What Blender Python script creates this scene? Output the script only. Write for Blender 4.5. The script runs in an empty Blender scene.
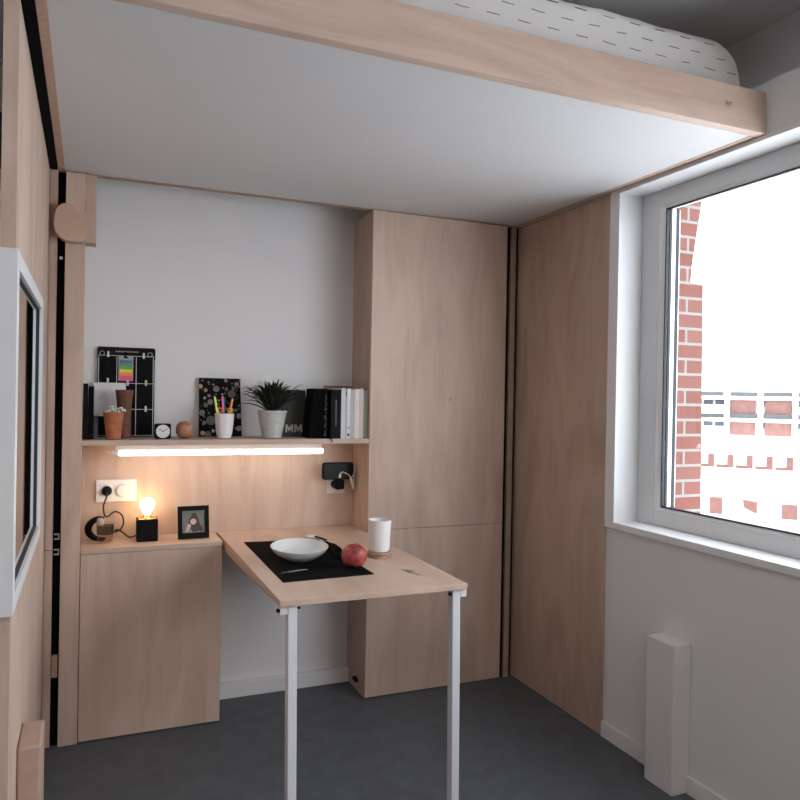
import bpy, bmesh, math, random
from mathutils import Matrix, Vector
PI = math.pi
C = bpy.context.scene.collection
S = bpy.context.scene
W = {}                                   # world origin of each object

# ------------------------------------------------------------------ mesh builder
class MB:
    def __init__(s): s.v = []; s.f = []; s.m = []
    def add(s, vs, fs, m=0, M=None):
        o = len(s.v)
        s.v += [tuple(M @ Vector(p)) if M else tuple(p) for p in vs]
        s.f += [tuple(i + o for i in q) for q in fs]
        s.m += [m] * len(fs)
        return s
    def box(s, x0, x1, y0, y1, z0, z1, m=0, M=None):
        vs = [(x, y, z) for z in (z0, z1) for y in (y0, y1) for x in (x0, x1)]
        return s.add(vs, [(0,2,3,1),(4,5,7,6),(0,1,5,4),(2,6,7,3),(0,4,6,2),(1,3,7,5)], m, M)
    def prism(s, poly, axis, a, b, m=0, M=None):
        n = len(poly)
        def P(p, t): return {'x': (t, p[0], p[1]), 'y': (p[0], t, p[1]), 'z': (p[0], p[1], t)}[axis]
        vs = [P(p, a) for p in poly] + [P(p, b) for p in poly]
        fs = [tuple(range(n))[::-1], tuple(range(n, 2*n))] + [(i, (i+1) % n, n+(i+1) % n, n+i) for i in range(n)]
        return s.add(vs, fs, m, M)
    def lathe(s, prof, c, n=32, m=0, M=None, caps=(True, True)):
        vs = []; fs = []
        for r, z in prof:
            for k in range(n):
                a = 2*PI*k/n
                vs.append((c[0]+r*math.cos(a), c[1]+r*math.sin(a), c[2]+z))
        for j in range(len(prof)-1):
            for k in range(n):
                a = j*n+k; b = j*n+(k+1) % n
                fs.append((a, b, b+n, a+n))
        if caps[0]: fs.append(tuple(range(n))[::-1])
        if caps[1]: fs.append(tuple(range((len(prof)-1)*n, len(prof)*n)))
        return s.add(vs, fs, m, M)
    def tube(s, pts, r, n=8, m=0, smooth=0, M=None):
        pts = [Vector(p) for p in pts]
        if smooth:
            q = []
            for i in range(len(pts)-1):
                p0 = pts[max(i-1, 0)]; p1 = pts[i]; p2 = pts[i+1]; p3 = pts[min(i+2, len(pts)-1)]
                for k in range(smooth):
                    t = k/smooth
                    q.append(.5*((2*p1)+(p2-p0)*t+(2*p0-5*p1+4*p2-p3)*t*t+(3*p1-p0-3*p2+p3)*t**3))
            pts = q+[pts[-1]]
        rs = r if isinstance(r, (list, tuple)) else [r]*len(pts)
        vs = []; fs = []; u = None
        for i, p in enumerate(pts):
            d = (pts[min(i+1, len(pts)-1)]-pts[max(i-1, 0)]).normalized()
            if u is None: u = d.orthogonal().normalized()
            u = (u-d*u.dot(d)).normalized(); w = d.cross(u)
            for k in range(n):
                a = 2*PI*k/n
                vs.append(p+(u*math.cos(a)+w*math.sin(a))*rs[i])
        for j in range(len(pts)-1):
            for k in range(n):
                a = j*n+k; b = j*n+(k+1) % n
                fs.append((a, b, b+n, a+n))
        fs.append(tuple(range(n))[::-1]); fs.append(tuple(range((len(pts)-1)*n, len(pts)*n)))
        return s.add(vs, fs, m, M)
    def ball(s, c, r, sc=(1,1,1), e=1.0, nu=28, nv=16, m=0, M=None):
        vs = []; fs = []
        def se(t): return math.copysign(abs(t)**e, t)
        for j in range(1, nv):
            th = PI*j/nv-PI/2
            for k in range(nu):
                a = 2*PI*k/nu
                vs.append((c[0]+r*sc[0]*se(math.cos(th))*se(math.cos(a)), c[1]+r*sc[1]*se(math.cos(th))*se(math.sin(a)), c[2]+r*sc[2]*se(math.sin(th))))
        o = len(vs); vs += [(c[0], c[1], c[2]-r*sc[2]), (c[0], c[1], c[2]+r*sc[2])]
        for j in range(nv-2):
            for k in range(nu):
                a = j*nu+k; b = j*nu+(k+1) % nu
                fs.append((a, b, b+nu, a+nu))
        for k in range(nu):
            fs.append((o, (k+1) % nu, k)); fs.append((o+1, (nv-2)*nu+k, (nv-2)*nu+(k+1) % nu))
        return s.add(vs, fs, m, M)
    def disc(s, c, r, axis='y', t=.001, n=24, m=0, sx=1, sz=1, M=None):
        poly = [(r*sx*math.cos(2*PI*k/n), r*sz*math.sin(2*PI*k/n)) for k in range(n)]
        i = {'x': 0, 'y': 1, 'z': 2}[axis]
        oth = [k for k in range(3) if k != i]
        poly = [(p[0]+c[oth[0]], p[1]+c[oth[1]]) for p in poly]
        return s.prism(poly, axis, c[i], c[i]+t, m, M)

def obj(name, mb, mats, parent=None, bevel=0, smooth=False, seg=2, sharp=35):
    me = bpy.data.meshes.new(name)
    o = bpy.data.objects.new(name, me)
    if parent is not None: org = W[parent.name]
    else:
        xs = [min(p[i] for p in mb.v) for i in range(3)], [max(p[i] for p in mb.v) for i in range(3)]
        org = Vector(((xs[0][0]+xs[1][0])/2, (xs[0][1]+xs[1][1])/2, xs[0][2]))
    me.from_pydata([tuple(Vector(p)-org) for p in mb.v], [], mb.f)
    for m in (mats if isinstance(mats, (list, tuple)) else [mats]): me.materials.append(m)
    for p, m in zip(me.polygons, mb.m): p.material_index = m
    bm = bmesh.new(); bm.from_mesh(me)
    bmesh.ops.recalc_face_normals(bm, faces=bm.faces)
    if bevel:
        ed = [e for e in bm.edges if len(e.link_faces) == 2 and e.calc_face_angle(0) > .7]
        bmesh.ops.bevel(bm, geom=ed, offset=bevel, segments=seg, profile=.5, affect='EDGES', clamp_overlap=True)
    bm.to_mesh(me); bm.free()
    if smooth:
        for p in me.polygons: p.use_smooth = True
        me.set_sharp_from_angle(angle=math.radians(sharp))
    C.objects.link(o)
    if parent is not None: o.parent = parent
    else: o.location = org
    W[o.name] = org
    return o

def tag(o, label, cat, group=None):
    o['label'] = label; o['category'] = cat
    if group: o['group'] = group
    return o
def thing(name, label, cat, loc, group=None):
    o = bpy.data.objects.new(name, None); C.objects.link(o)
    o.location = loc; o.empty_display_size = .05; W[o.name] = Vector(loc)
    return tag(o, label, cat, group)
def single(name, label, cat, mb, mats, group=None, **k):
    return tag(obj(name, mb, mats, **k), label, cat, group)
def struct(name, mb, mats, parent=None, **k):
    o = obj(name, mb, mats, parent, **k)
    if parent is None: o['kind'] = 'structure'
    return o
def B(*a, **k): return MB().box(*a, **k)

# ------------------------------------------------------------------ materials
def lin(c): return tuple(((x/255)/12.92 if x/255 <= .04045 else ((x/255+.055)/1.055)**2.4) for x in c)+(1,)
def mat(name, col, rough=.6, metal=0, spec=.4, noise=0, nscale=30, bump=0, bscale=200, **kw):
    m = bpy.data.materials.new(name); m.use_nodes = True
    nt = m.node_tree; b = nt.nodes['Principled BSDF']
    b.inputs['Base Color'].default_value = col if len(col) == 4 else col+(1,)
    b.inputs['Roughness'].default_value = rough; b.inputs['Metallic'].default_value = metal
    b.inputs['Specular IOR Level'].default_value = spec
    for k, v in kw.items(): b.inputs[k].default_value = v
    tc = nt.nodes.new('ShaderNodeTexCoord')
    if noise:
        n = nt.nodes.new('ShaderNodeTexNoise'); n.inputs['Scale'].default_value = nscale; n.inputs['Detail'].default_value = 4
        nt.links.new(tc.outputs['Object'], n.inputs['Vector'])
        r = nt.nodes.new('ShaderNodeValToRGB')
        c = col
        r.color_ramp.elements[0].position = .3; r.color_ramp.elements[1].position = .7
        r.color_ramp.elements[0].color = tuple(x*(1-noise) for x in c[:3])+(1,)
        r.color_ramp.elements[1].color = tuple(min(1, x*(1+noise)) for x in c[:3])+(1,)
        nt.links.new(n.outputs['Fac'], r.inputs['Fac']); nt.links.new(r.outputs['Color'], b.inputs['Base Color'])
    if bump:
        n2 = nt.nodes.new('ShaderNodeTexNoise'); n2.inputs['Scale'].default_value = bscale
        nt.links.new(tc.outputs['Object'], n2.inputs['Vector'])
        bp = nt.nodes.new('ShaderNodeBump'); bp.inputs['Strength'].default_value = bump; bp.inputs['Distance'].default_value = .002
        nt.links.new(n2.outputs['Fac'], bp.inputs['Height']); nt.links.new(bp.outputs['Normal'], b.inputs['Normal'])
    return m
def emis(name, col, strength):
    m = mat(name, col, .4); b = m.node_tree.nodes['Principled BSDF']
    b.inputs['Emission Color'].default_value = col if len(col) == 4 else col+(1,)
    b.inputs['Emission Strength'].default_value = strength
    return m
def wood(name, ca, cb, grain='z', rough=.5, seed=0):
    """birch plywood: long soft figure along the grain, a finer streak and scattered small knots"""
    m = bpy.data.materials.new(name); m.use_nodes = True
    nt = m.node_tree; N = nt.nodes.new; L = nt.links.new; b = nt.nodes['Principled BSDF']
    b.inputs['Roughness'].default_value = rough; b.inputs['Specular IOR Level'].default_value = .35
    tc = N('ShaderNodeTexCoord'); mp = N('ShaderNodeMapping')
    i = 'xyz'.index(grain)
    sc = [7.0]*3; sc[i] = 1.6
    mp.inputs['Scale'].default_value = sc; mp.inputs['Location'].default_value = (seed*3.1, seed*1.7, seed*2.3)
    L(tc.outputs['Object'], mp.inputs['Vector'])
    n = N('ShaderNodeTexNoise'); n.inputs['Scale'].default_value = 1.0; n.inputs['Detail'].default_value = 6; n.inputs['Distortion'].default_value = 1.2
    L(mp.outputs['Vector'], n.inputs['Vector'])
    mp2 = N('ShaderNodeMapping'); sc = [90.0]*3; sc[i] = 4
    mp2.inputs['Scale'].default_value = sc; L(tc.outputs['Object'], mp2.inputs['Vector'])
    n2 = N('ShaderNodeTexNoise'); n2.inputs['Scale'].default_value = 1.0; n2.inputs['Detail'].default_value = 3
    L(mp2.outputs['Vector'], n2.inputs['Vector'])
    ad = N('ShaderNodeMath'); ad.operation = 'MULTIPLY_ADD'; ad.inputs[1].default_value = .22
    L(n2.outputs['Fac'], ad.inputs[0]); L(n.outputs['Fac'], ad.inputs[2])
    r = N('ShaderNodeValToRGB'); r.color_ramp.elements[0].position = .42; r.color_ramp.elements[1].position = .74
    r.color_ramp.elements[0].color = ca+(1,); r.color_ramp.elements[1].color = cb+(1,)
    L(ad.outputs[0], r.inputs['Fac'])
    # knots
    mp3 = N('ShaderNodeMapping'); sc = [4.5]*3; sc[i] = 3.0
    mp3.inputs['Scale'].default_value = sc; mp3.inputs['Location'].default_value = (seed*.7+.3, .2, seed*.9)
    L(tc.outputs['Object'], mp3.inputs['Vector'])
    vo = N('ShaderNodeTexVoronoi'); vo.inputs['Scale'].default_value = 1.0; L(mp3.outputs['Vector'], vo.inputs['Vector'])
    k = N('ShaderNodeMapRange'); k.inputs['From Min'].default_value = .012; k.inputs['From Max'].default_value = .05
    k.inputs['To Min'].default_value = .5; k.inputs['To Max'].default_value = 0; L(vo.outputs['Distance'], k.inputs['Value'])
    mx = N('ShaderNodeMix'); mx.data_type = 'RGBA'
    L(k.outputs['Result'], mx.inputs['Factor']); L(r.outputs['Color'], mx.inputs[6])
    mx.inputs[7].default_value = tuple(x*.55 for x in ca)+(1,)
    L(mx.outputs[2], b.inputs['Base Color'])
    bp = N('ShaderNodeBump'); bp.inputs['Strength'].default_value = .06; bp.inputs['Distance'].default_value = .002
    L(n2.outputs['Fac'], bp.inputs['Height']); L(bp.outputs['Normal'], b.inputs['Normal'])
    return m

WA, WB = (.475, .34, .27), (.60, .455, .37)
M_wood = wood('birch_upright', WA, WB, 'z')
M_wood2 = wood('birch_upright_two', (.425, .30, .235), (.535, .395, .315), 'z', seed=4)
M_woodx = wood('birch_along', WA, WB, 'x', seed=2)
M_woody = wood('birch_deep', WA, WB, 'y', seed=3)
M_edge = mat('birch_edge', (.50, .34, .25), .6, noise=.12, nscale=60)
M_edge_dk = mat('birch_edge_brown', (.36, .24, .17), .6, noise=.15, nscale=60)
M_ball = mat('oiled_beech', (.36, .17, .09), .4, noise=.2, nscale=40)
M_cork = mat('coaster_wood', (.38, .24, .16), .7, noise=.2, nscale=80)
M_wall = mat('wall_paint', (.74, .735, .735), .8, spec=.2, noise=.015, nscale=3, bump=.05, bscale=300)
M_ceil = mat('ceiling_paint', (.78, .78, .78), .9, spec=.1, noise=.02, nscale=2)
M_base = mat('baseboard_paint', (.76, .76, .76), .5, noise=.01)
M_white = mat('white_board', (.72, .71, .71), .55, spec=.3, noise=.01, nscale=4)
M_pvc = mat('white_window_plastic', (.80, .81, .82), .35, noise=.01)
M_pvcf = mat('white_window_frame', (.66, .67, .68), .4, noise=.01)
M_floor = mat('grey_linoleum', (.095, .106, .117), .55, spec=.3, noise=.12, nscale=14, bump=.08, bscale=400)
M_black = mat('black_plastic', (.005, .005, .006), .6, spec=.12, noise=.2)
M_blackmat = mat('black_cloth', (.006, .006, .007), .95, spec=.05, noise=.25, nscale=150, bump=.4, bscale=500)
M_void = mat('dark_channel', (.006, .006, .007), .9, spec=.05)
M_gasket = mat('black_rubber', (.02, .024, .03), .6)
M_navy = mat('dark_spacer', (.008, .013, .021), .5)
M_steel = mat('brushed_steel', (.55, .56, .55), .35, metal=1)
M_fork = mat('dull_steel', (.12, .12, .12), .45, metal=1)
M_green = mat('green_reflection_steel', (.32, .36, .33), .3, metal=1)  # the latch's greenish reflection is put into the steel colour
M_brass = mat('brass', (.75, .5, .22), .25, metal=1)
M_legw = mat('white_powder_coat', (.70, .71, .73), .4, noise=.01)
M_porc = mat('white_porcelain', (.72, .73, .72), .15, spec=.5)
M_porcmat = mat('white_ceramic', (.78, .77, .76), .35)
M_paper = mat('white_paper', (.74, .74, .74), .8, noise=.02)
M_terra = mat('terracotta', (.40, .135, .06), .8, noise=.15, nscale=40, bump=.2)
M_rust = mat('rusty_brown', (.13, .055, .032), .7, noise=.35, nscale=50, bump=.3)
M_potg = mat('grey_glazed_pot', (.46, .46, .44), .5, noise=.15, nscale=60, bump=.3, bscale=90)
M_soil = mat('soil', (.03, .02, .015), .95, noise=.4, nscale=120, bump=.6)
M_leaf = mat('dark_leaf', (.010, .016, .009), .55, noise=.4, nscale=30)
M_petal = mat('white_petal', (.75, .74, .68), .7)
M_stem = mat('pale_stem', (.3, .33, .22), .7)
M_dgrey = mat('dark_grey_card', (.055, .058, .055), .6, noise=.15, nscale=40)
M_grey = mat('grey_cover', (.12, .12, .12), .7, noise=.2)
M_kraft = mat('kraft_card', (.30, .20, .14), .8, noise=.1)
M_mirror = mat('mirror_glass', (.80, .80, .80), .03, metal=1)
M_pom = mat('pomegranate_skin', (.33, .055, .048), .4, noise=.65, nscale=38)
M_tan = mat('tan_dot', (.32, .22, .13), .6); M_gdot = mat('grey_dot', (.20, .19, .17), .6); M_gdot2 = mat('pale_dot', (.33, .31, .28), .6)
M_line = mat('white_line', (.62, .62, .62), .6)
def pm(n, c): return mat(n, c, .45)

def glass(name, tint=(1,1,1), fac=.06):
    m = bpy.data.materials.new(name); m.use_nodes = True
    nt = m.node_tree; nt.nodes.remove(nt.nodes['Principled BSDF'])
    t = nt.nodes.new('ShaderNodeBsdfTransparent'); t.inputs[0].default_value = tint+(1,)
    g = nt.nodes.new('ShaderNodeBsdfGlossy'); g.inputs['Roughness'].default_value = .02
    f = nt.nodes.new('ShaderNodeFresnel'); f.inputs[0].default_value = 1.45
    x = nt.nodes.new('ShaderNodeMixShader')
    ge = nt.nodes.new('ShaderNodeNewGeometry'); sb = nt.nodes.new('ShaderNodeMath'); sb.operation = 'SUBTRACT'; sb.use_clamp = True   # reflect on the outer side of each face only
    nt.links.new(f.outputs[0], sb.inputs[0]); nt.links.new(ge.outputs['Backfacing'], sb.inputs[1])
    nt.links.new(sb.outputs[0], x.inputs[0]); nt.links.new(t.outputs[0], x.inputs[1]); nt.links.new(g.outputs[0], x.inputs[2])
    nt.links.new(x.outputs[0], nt.nodes['Material Output'].inputs[0])
    return m
M_glass = glass('window_glass', (.97, .985, .985))
M_tumbler = glass('tumbler_glass', (.96, .96, .95))

def brick(name, c1, c2, mortar, w, h, mo):
    m = mat(name, c1, .9, spec=.1); nt = m.node_tree; b = nt.nodes['Principled BSDF']
    tc = nt.nodes.new('ShaderNodeTexCoord'); sp = nt.nodes.new('ShaderNodeSeparateXYZ'); cb = nt.nodes.new('ShaderNodeCombineXYZ')
    ad = nt.nodes.new('ShaderNodeMath'); ad.operation = 'ADD'
    L = nt.links.new
    L(tc.outputs['Object'], sp.inputs[0]); L(sp.outputs['X'], ad.inputs[0]); L(sp.outputs['Y'], ad.inputs[1])
    L(ad.outputs[0], cb.inputs['X']); L(sp.outputs['Z'], cb.inputs['Y'])
    t = nt.nodes.new('ShaderNodeTexBrick'); L(cb.outputs[0], t.inputs['Vector'])
    t.inputs['Color1'].default_value = c1+(1,); t.inputs['Color2'].default_value = c2+(1,); t.inputs['Mortar'].default_value = mortar+(1,)
    t.inputs['Scale'].default_value = 1; t.inputs['Mortar Size'].default_value = mo; t.inputs['Mortar Smooth'].default_value = .1
    t.inputs['Brick Width'].default_value = w; t.inputs['Row Height'].default_value = h
    L(t.outputs['Color'], b.inputs['Base Color'])
    return m
M_brick = brick('red_brick', (.20, .085, .070), (.225, .105, .088), (.27, .265, .25), .20, .0595, .0055)
M_brickfar = mat('pale_brick', (.22, .115, .098), .9, noise=.12, nscale=2)
M_brickmid = mat('terrace_brick', (.145, .067, .055), .9, noise=.12, nscale=3)
M_snow = mat('snow', (.90, .90, .90), .9, spec=.1, noise=.01)
M_render = mat('white_render', (.80, .79, .77), .9, spec=.1, noise=.02, nscale=1)
M_fwin = mat('far_dark_glass', (.085, .10, .12), .4)
M_frail = mat('far_grey_parapet', (.07, .075, .08), .7)

# duvet with staggered short dashes
def dash_fabric():
    m = mat('dashed_cotton', (.68, .66, .645), .9, spec=.15, bump=.25, bscale=60)
    nt = m.node_tree; b = nt.nodes['Principled BSDF']; L = nt.links.new
    def mth(op, a, c=None):
        n = nt.nodes.new('ShaderNodeMath'); n.operation = op
        for i, v in enumerate((a, c)):
            if v is None: continue
            if isinstance(v, (int, float)): n.inputs[i].default_value = v
            else: L(v, n.inputs[i])
        return n.outputs[0]
    tc = nt.nodes.new('ShaderNodeTexCoord'); sp = nt.nodes.new('ShaderNodeSeparateXYZ'); L(tc.outputs['Object'], sp.inputs[0])
    v = mth('DIVIDE', mth('SUBTRACT', sp.outputs['Z'], sp.outputs['Y']), 0.036)
    row = mth('FLOOR', v); fv = mth('FRACT', v)
    off = mth('MULTIPLY', mth('MODULO', mth('ABSOLUTE', row), 2), .5)
    fu = mth('FRACT', mth('ADD', mth('DIVIDE', sp.outputs['X'], .095), off))
    d = mth('MULTIPLY', mth('LESS_THAN', fu, .42), mth('LESS_THAN', fv, .07))
    x = nt.nodes.new('ShaderNodeMix'); x.data_type = 'RGBA'; L(d, x.inputs['Factor'])
    x.inputs[6].default_value = (.68, .66, .645, 1); x.inputs[7].default_value = (.13, .13, .14, 1)
    L(x.outputs[2], b.inputs['Base Color'])
    return m
M_duvet = dash_fabric()

# ------------------------------------------------------------------ key dimensions (metres)
XW, YF, YB, YW = 1.905, 3.029, 3.245, 3.279     # window-side face, cabinet fronts, niche back, white wall
ZT, ZB, ZS = .74, 2.171, 1.155                  # worktop, bed underside, shelf top
ZC = 2.62

# ------------------------------------------------------------------ setting
struct('floor', B(-1.6, 2.16, -1.8, 3.45, -.06, 0), M_floor)
struct('ceiling', B(-1.6, 2.25, -1.8, 3.45, ZC, ZC+.1), M_ceil)
struct('wall_back', B(-1.6, 2.16, YW, 3.45, 0, ZC), M_wall)
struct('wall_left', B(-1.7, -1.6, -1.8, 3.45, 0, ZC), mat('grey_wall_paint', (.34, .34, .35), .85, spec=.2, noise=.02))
struct('wall_rear', B(-1.7, 2.25, -1.9, -1.8, 0, ZC), M_wood2)
NY = -1.35                                        # near end of the window opening
w = MB()
w.box(1.918, 2.10, -1.8, YW, 0, .838)
w.box(1.918, 2.10, 2.372, YW, .838, 2.17)
w.box(1.918, 2.10, -1.8, NY-.055, .838, 2.17)
w.box(2.10, 2.16, -1.8, YW, 2.17, ZC)
struct('wall_right', w, M_wall)
struct('trim_1', B(1.907, 2.10, -1.8, YW, 2.171, 2.333), M_wall)          # lintel box above the window
struct('baseboard_back', B(.512, 1.144, 3.246, YW, 0, .066), M_base, bevel=.003)
b = MB(); b.box(1.905, 1.918, 2.0485, 2.37, 0, .062); b.box(1.905, 1.918, -1.8, 1.9135, 0, .062)
struct('baseboard_right', b, M_base, bevel=.003)

# window: lining boards, sill, fixed frame, glazing bead, gasket, spacer, pane
wl = MB(); wl.box(1.905, 2.10, 2.316, 2.371, .865, 2.17); wl.box(1.905, 2.10, NY-.054, NY, .865, 2.17); wl.box(1.905, 2.10, NY, 2.316, 2.156, 2.17)
win = struct('window_1', wl, M_pvc)
obj('sill', B(1.905, 2.10, NY-.054, 2.371, .839, .865), M_pvc, win, bevel=.002)
fr = MB()
fr.box(2.019, 2.07, 2.219, 2.316, .865, 2.156); fr.box(2.019, 2.07, NY, NY+.097, .865, 2.156)
fr.box(2.019, 2.07, NY+.097, 2.219, .865, .925); fr.box(2.019, 2.07, NY+.097, 2.219, 2.094, 2.156)
obj('window_frame', fr, M_pvcf, win, bevel=.003)
bd = MB()
y0, y1, z0, z1 = NY+.097, 2.219, .925, 2.094; i = .026; iz = .0115
def bead(a, c): bd.add([a[0], a[1], c[1], c[0], (2.06, a[0][1], a[0][2]), (2.06, a[1][1], a[1][2]), (2.06, c[1][1], c[1][2]), (2.06, c[0][1], c[0][2])], [(0,1,2,3), (4,7,6,5), (0,4,5,1), (3,2,6,7), (0,3,7,4), (1,5,6,2)])
P = lambda x, y, z: (x, y, z)
bead((P(2.0195, y1, z0), P(2.0195, y1, z1)), (P(2.029, y1-i, z0+iz), P(2.029, y1-i, z1-iz)))
bead((P(2.0195, y0, z0), P(2.0195, y0, z1)), (P(2.029, y0+i, z0+iz), P(2.029, y0+i, z1-iz)))
bead((P(2.0195, y0, z0), P(2.0195, y1, z0)), (P(2.029, y0+i, z0+iz), P(2.029, y1-i, z0+iz)))
bead((P(2.0195, y0, z1), P(2.0195, y1, z1)), (P(2.029, y0+i, z1-iz), P(2.029, y1-i, z1-iz)))
obj('glazing_bead', bd, M_pvc, win)
ya, yb, za, zb = y0+i, y1-i, z0+iz, z1-iz
g = MB(); t = .005
g.box(2.026, 2.036, yb-t, yb, za, zb); g.box(2.026, 2.036, ya, ya+t, za, zb); g.box(2.026, 2.036, ya+t, yb-t, za, za+t); g.box(2.026, 2.036, ya+t, yb-t, zb-t, zb)
obj('gasket', g, M_gasket, win)
sp = MB(); sp.box(2.042, 2.0535, 2.188, 2.196, za, zb, m=0); sp.box(2.0535, 2.0715, 2.188, 2.197, za, zb, m=1); sp.box(2.0715, 2.089, 2.188, 2.198, za, zb, m=0); sp.box(2.089, 2.0925, 2.188, 2.199, za, zb, m=1)
obj('spacer', sp, [M_navy, M_snow], win)
ob = MB(); ob.box(2.072, 2.10, NY+.1, 2.186, .90, .930); ob.box(2.042, 2.10, NY+.1, 2.186, 2.112, 2.15)
obj('outer_frame', ob, M_gasket, win)
obj('pane', B(2.037, 2.041, ya, yb-.001, za, zb), M_glass, win)

# ------------------------------------------------------------------ outside
prof = [(2.0935, -2), (2.247, -2), (2.238, .9), (2.227, 1.808), (2.163, 1.811), (2.167, 1.87), (2.185, 1.98), (2.207, 2.10), (2.212, 2.14), (2.22, 3.2), (2.0935, 3.2)]
single('brick_pier', 'red brick pier just outside the window at its far side', 'brick pier', MB().prism(prof, 'y', 2.20, 2.75), M_brick)
struct('snowy_ground', B(2.6, 400, -150, 260, -8.6, -8.2), M_snow)

be = math.radians(48.6); Nn = Vector((math.sin(be), math.cos(be), 0)); Tt = Vector((math.cos(be), -math.sin(be), 0))
def fac(D): return Matrix((( Tt.x, Nn.x, 0, Nn.x*D), (Tt.y, Nn.y, 0, Nn.y*D), (0, 0, 1, 0), (0, 0, 0, 1)))   # local x along facade, y away, z up
F = fac(90)
fb = thing('apartment_block', 'white far apartment block with pink brick bays and stacked balconies', 'building', tuple(Nn*90+Vector((0, 0, -8.2))))
obj('wall', B(-40, 30, .6, 14, -8.2, 2.5, M=F), M_render, fb)
slabs = [2.02, -.45]
for k, z in enumerate((2.02, -.42)):
    obj('balcony_slab', B(-40, 30, -.9, .6, z-.38, z, M=F), M_snow, fb)
x0s = [-9.5, -6.05, -2.6, .75, 4.1, 7.5]
for z in (2.02, -.42):
    for x in x0s:
        obj('parapet', B(x+.55, x+3.3, -.5, -.3, z, z+.5, M=F), M_frail, fb)
        obj('pier', B(x, x+.5, -.7, .6, z-2.1, z+.62, M=F), M_snow, fb)
for z0, z1 in ((.1, 1.62), (-2.3, -.82)):
    for x, wd in ((-2.0, 2.5), (1.5, 2.5), (11, 2.5), (-13, 2.5)):
        obj('brick_bay', B(x, x+wd, .2, .6, z0, z1, M=F), M_brickfar, fb)
    for x in (-4.8, -3.6, .98, 4.4, 5.6):
        wn = obj('window', B(x, x+(.45 if x == .98 else .95), .45, .6, z0+.85, z1, M=F), M_fwin, fb)
    obj('balcony_rail', B(-6, -2.5, -.75, -.65, z0-.05, z0+.95, M=F), M_render, fb)
F2 = fac(45)
lb = thing('low_building', 'low snow covered white building with a row of brick window piers', 'building', tuple(Nn*45+Vector((0, 0, -8.2))))
obj('wall', B(-14, 14, .1, 7.5, -8.2, -1.3, M=F2), M_render, lb)
obj('roof', MB().prism([(-.3, -1.3), (8, -1.3), (8, -1.0), (5, -.88), (2, -.98), (-.3, -1.2)], 'x', -14.2, 14.2, M=F2), M_snow, lb)
for k in range(-3, 5):
    x = -2.10+k*.985
    p = obj('brick_pier', B(x, x+.30, -.22, .1, -2.30, -1.60, M=F2), M_brickmid, lb)
    obj('brick_sill', B(x-.55, x, -.16, .1, -2.32, -2.17, M=F2), M_brickmid, lb)
lw = thing('snowy_terrace', 'white snow terrace with square brick chimneys below the low building', 'terrace', tuple(Nn*40+Vector((0, 0, -8.2))))
F3 = fac(44)
obj('wall', B(-14, 14, .1, 1.05, -8.2, -3.3, M=F3), M_render, lw)
for x, z0, z1, wd in ((-1.90, -4.75, -3.90, .60), (1.60, -4.76, -4.04, .72), (4.4, -4.7, -3.95, .6), (-5.1, -4.7, -3.9, .6)):
    c = obj('chimney', B(x, x+wd, -.5, .1, z0, z1, M=F3), M_brickmid, lw)
    obj('pale_side', B(x-.22, x, -.45, .1, z0, z1, M=F3), mat('pale_stone', (.26, .27, .27), .9), c)
obj('chimney', MB().prism([(-.28, -3.93), (.42, -4.02), (.42, -4.62), (-.22, -4.30)], 'y', -.5, .1, M=F3), M_brickmid, lw)

# ------------------------------------------------------------------ loft bed and mattress
bed = thing('loft_bed', 'raised wooden loft bed platform with a white underside', 'bed', (.9, 2.35, ZB))
obj('front_rail', B(-.117, 1.903, 1.642, 1.674, ZB, 2.298), M_woodx, bed, bevel=.002)
obj('side_rail', B(-.117, -.095, 1.6745, 3.07, ZB-.001, 2.298), M_edge, bed)
obj('side_rail', B(1.873, 1.892, 1.6745, 3.07, ZB-.001, 2.298), M_edge, bed)
obj('back_rail', B(-.0945, 1.8725, 3.043, 3.07, ZB-.003, 2.298), M_edge_dk, bed)
obj('underside_panel', B(-.0945, 1.8725, 1.6745, 3.0425, ZB, ZB+.02), mat('white_laminate', (.64, .635, .635), .6, spec=.2, noise=.01, nscale=4), bed)
lg = MB()
for k, (a, c) in enumerate([((0, .012), (.004, 0)), ((.004, 0), (.008, .010)), ((.008, .010), (.012, 0)), ((.012, 0), (.016, .012)), ((.020, 0), (.020, .012)), ((.020, .012), (.028, .010))]):
    lg.tube([(1.735+a[0], 1.6412, 2.232+a[1]), (1.735+c[0], 1.6412, 2.232+c[1])], .0008, 6)
obj('stamped_mark', lg, mat('grey_ink', (.28, .20, .16), .7), bed)

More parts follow.
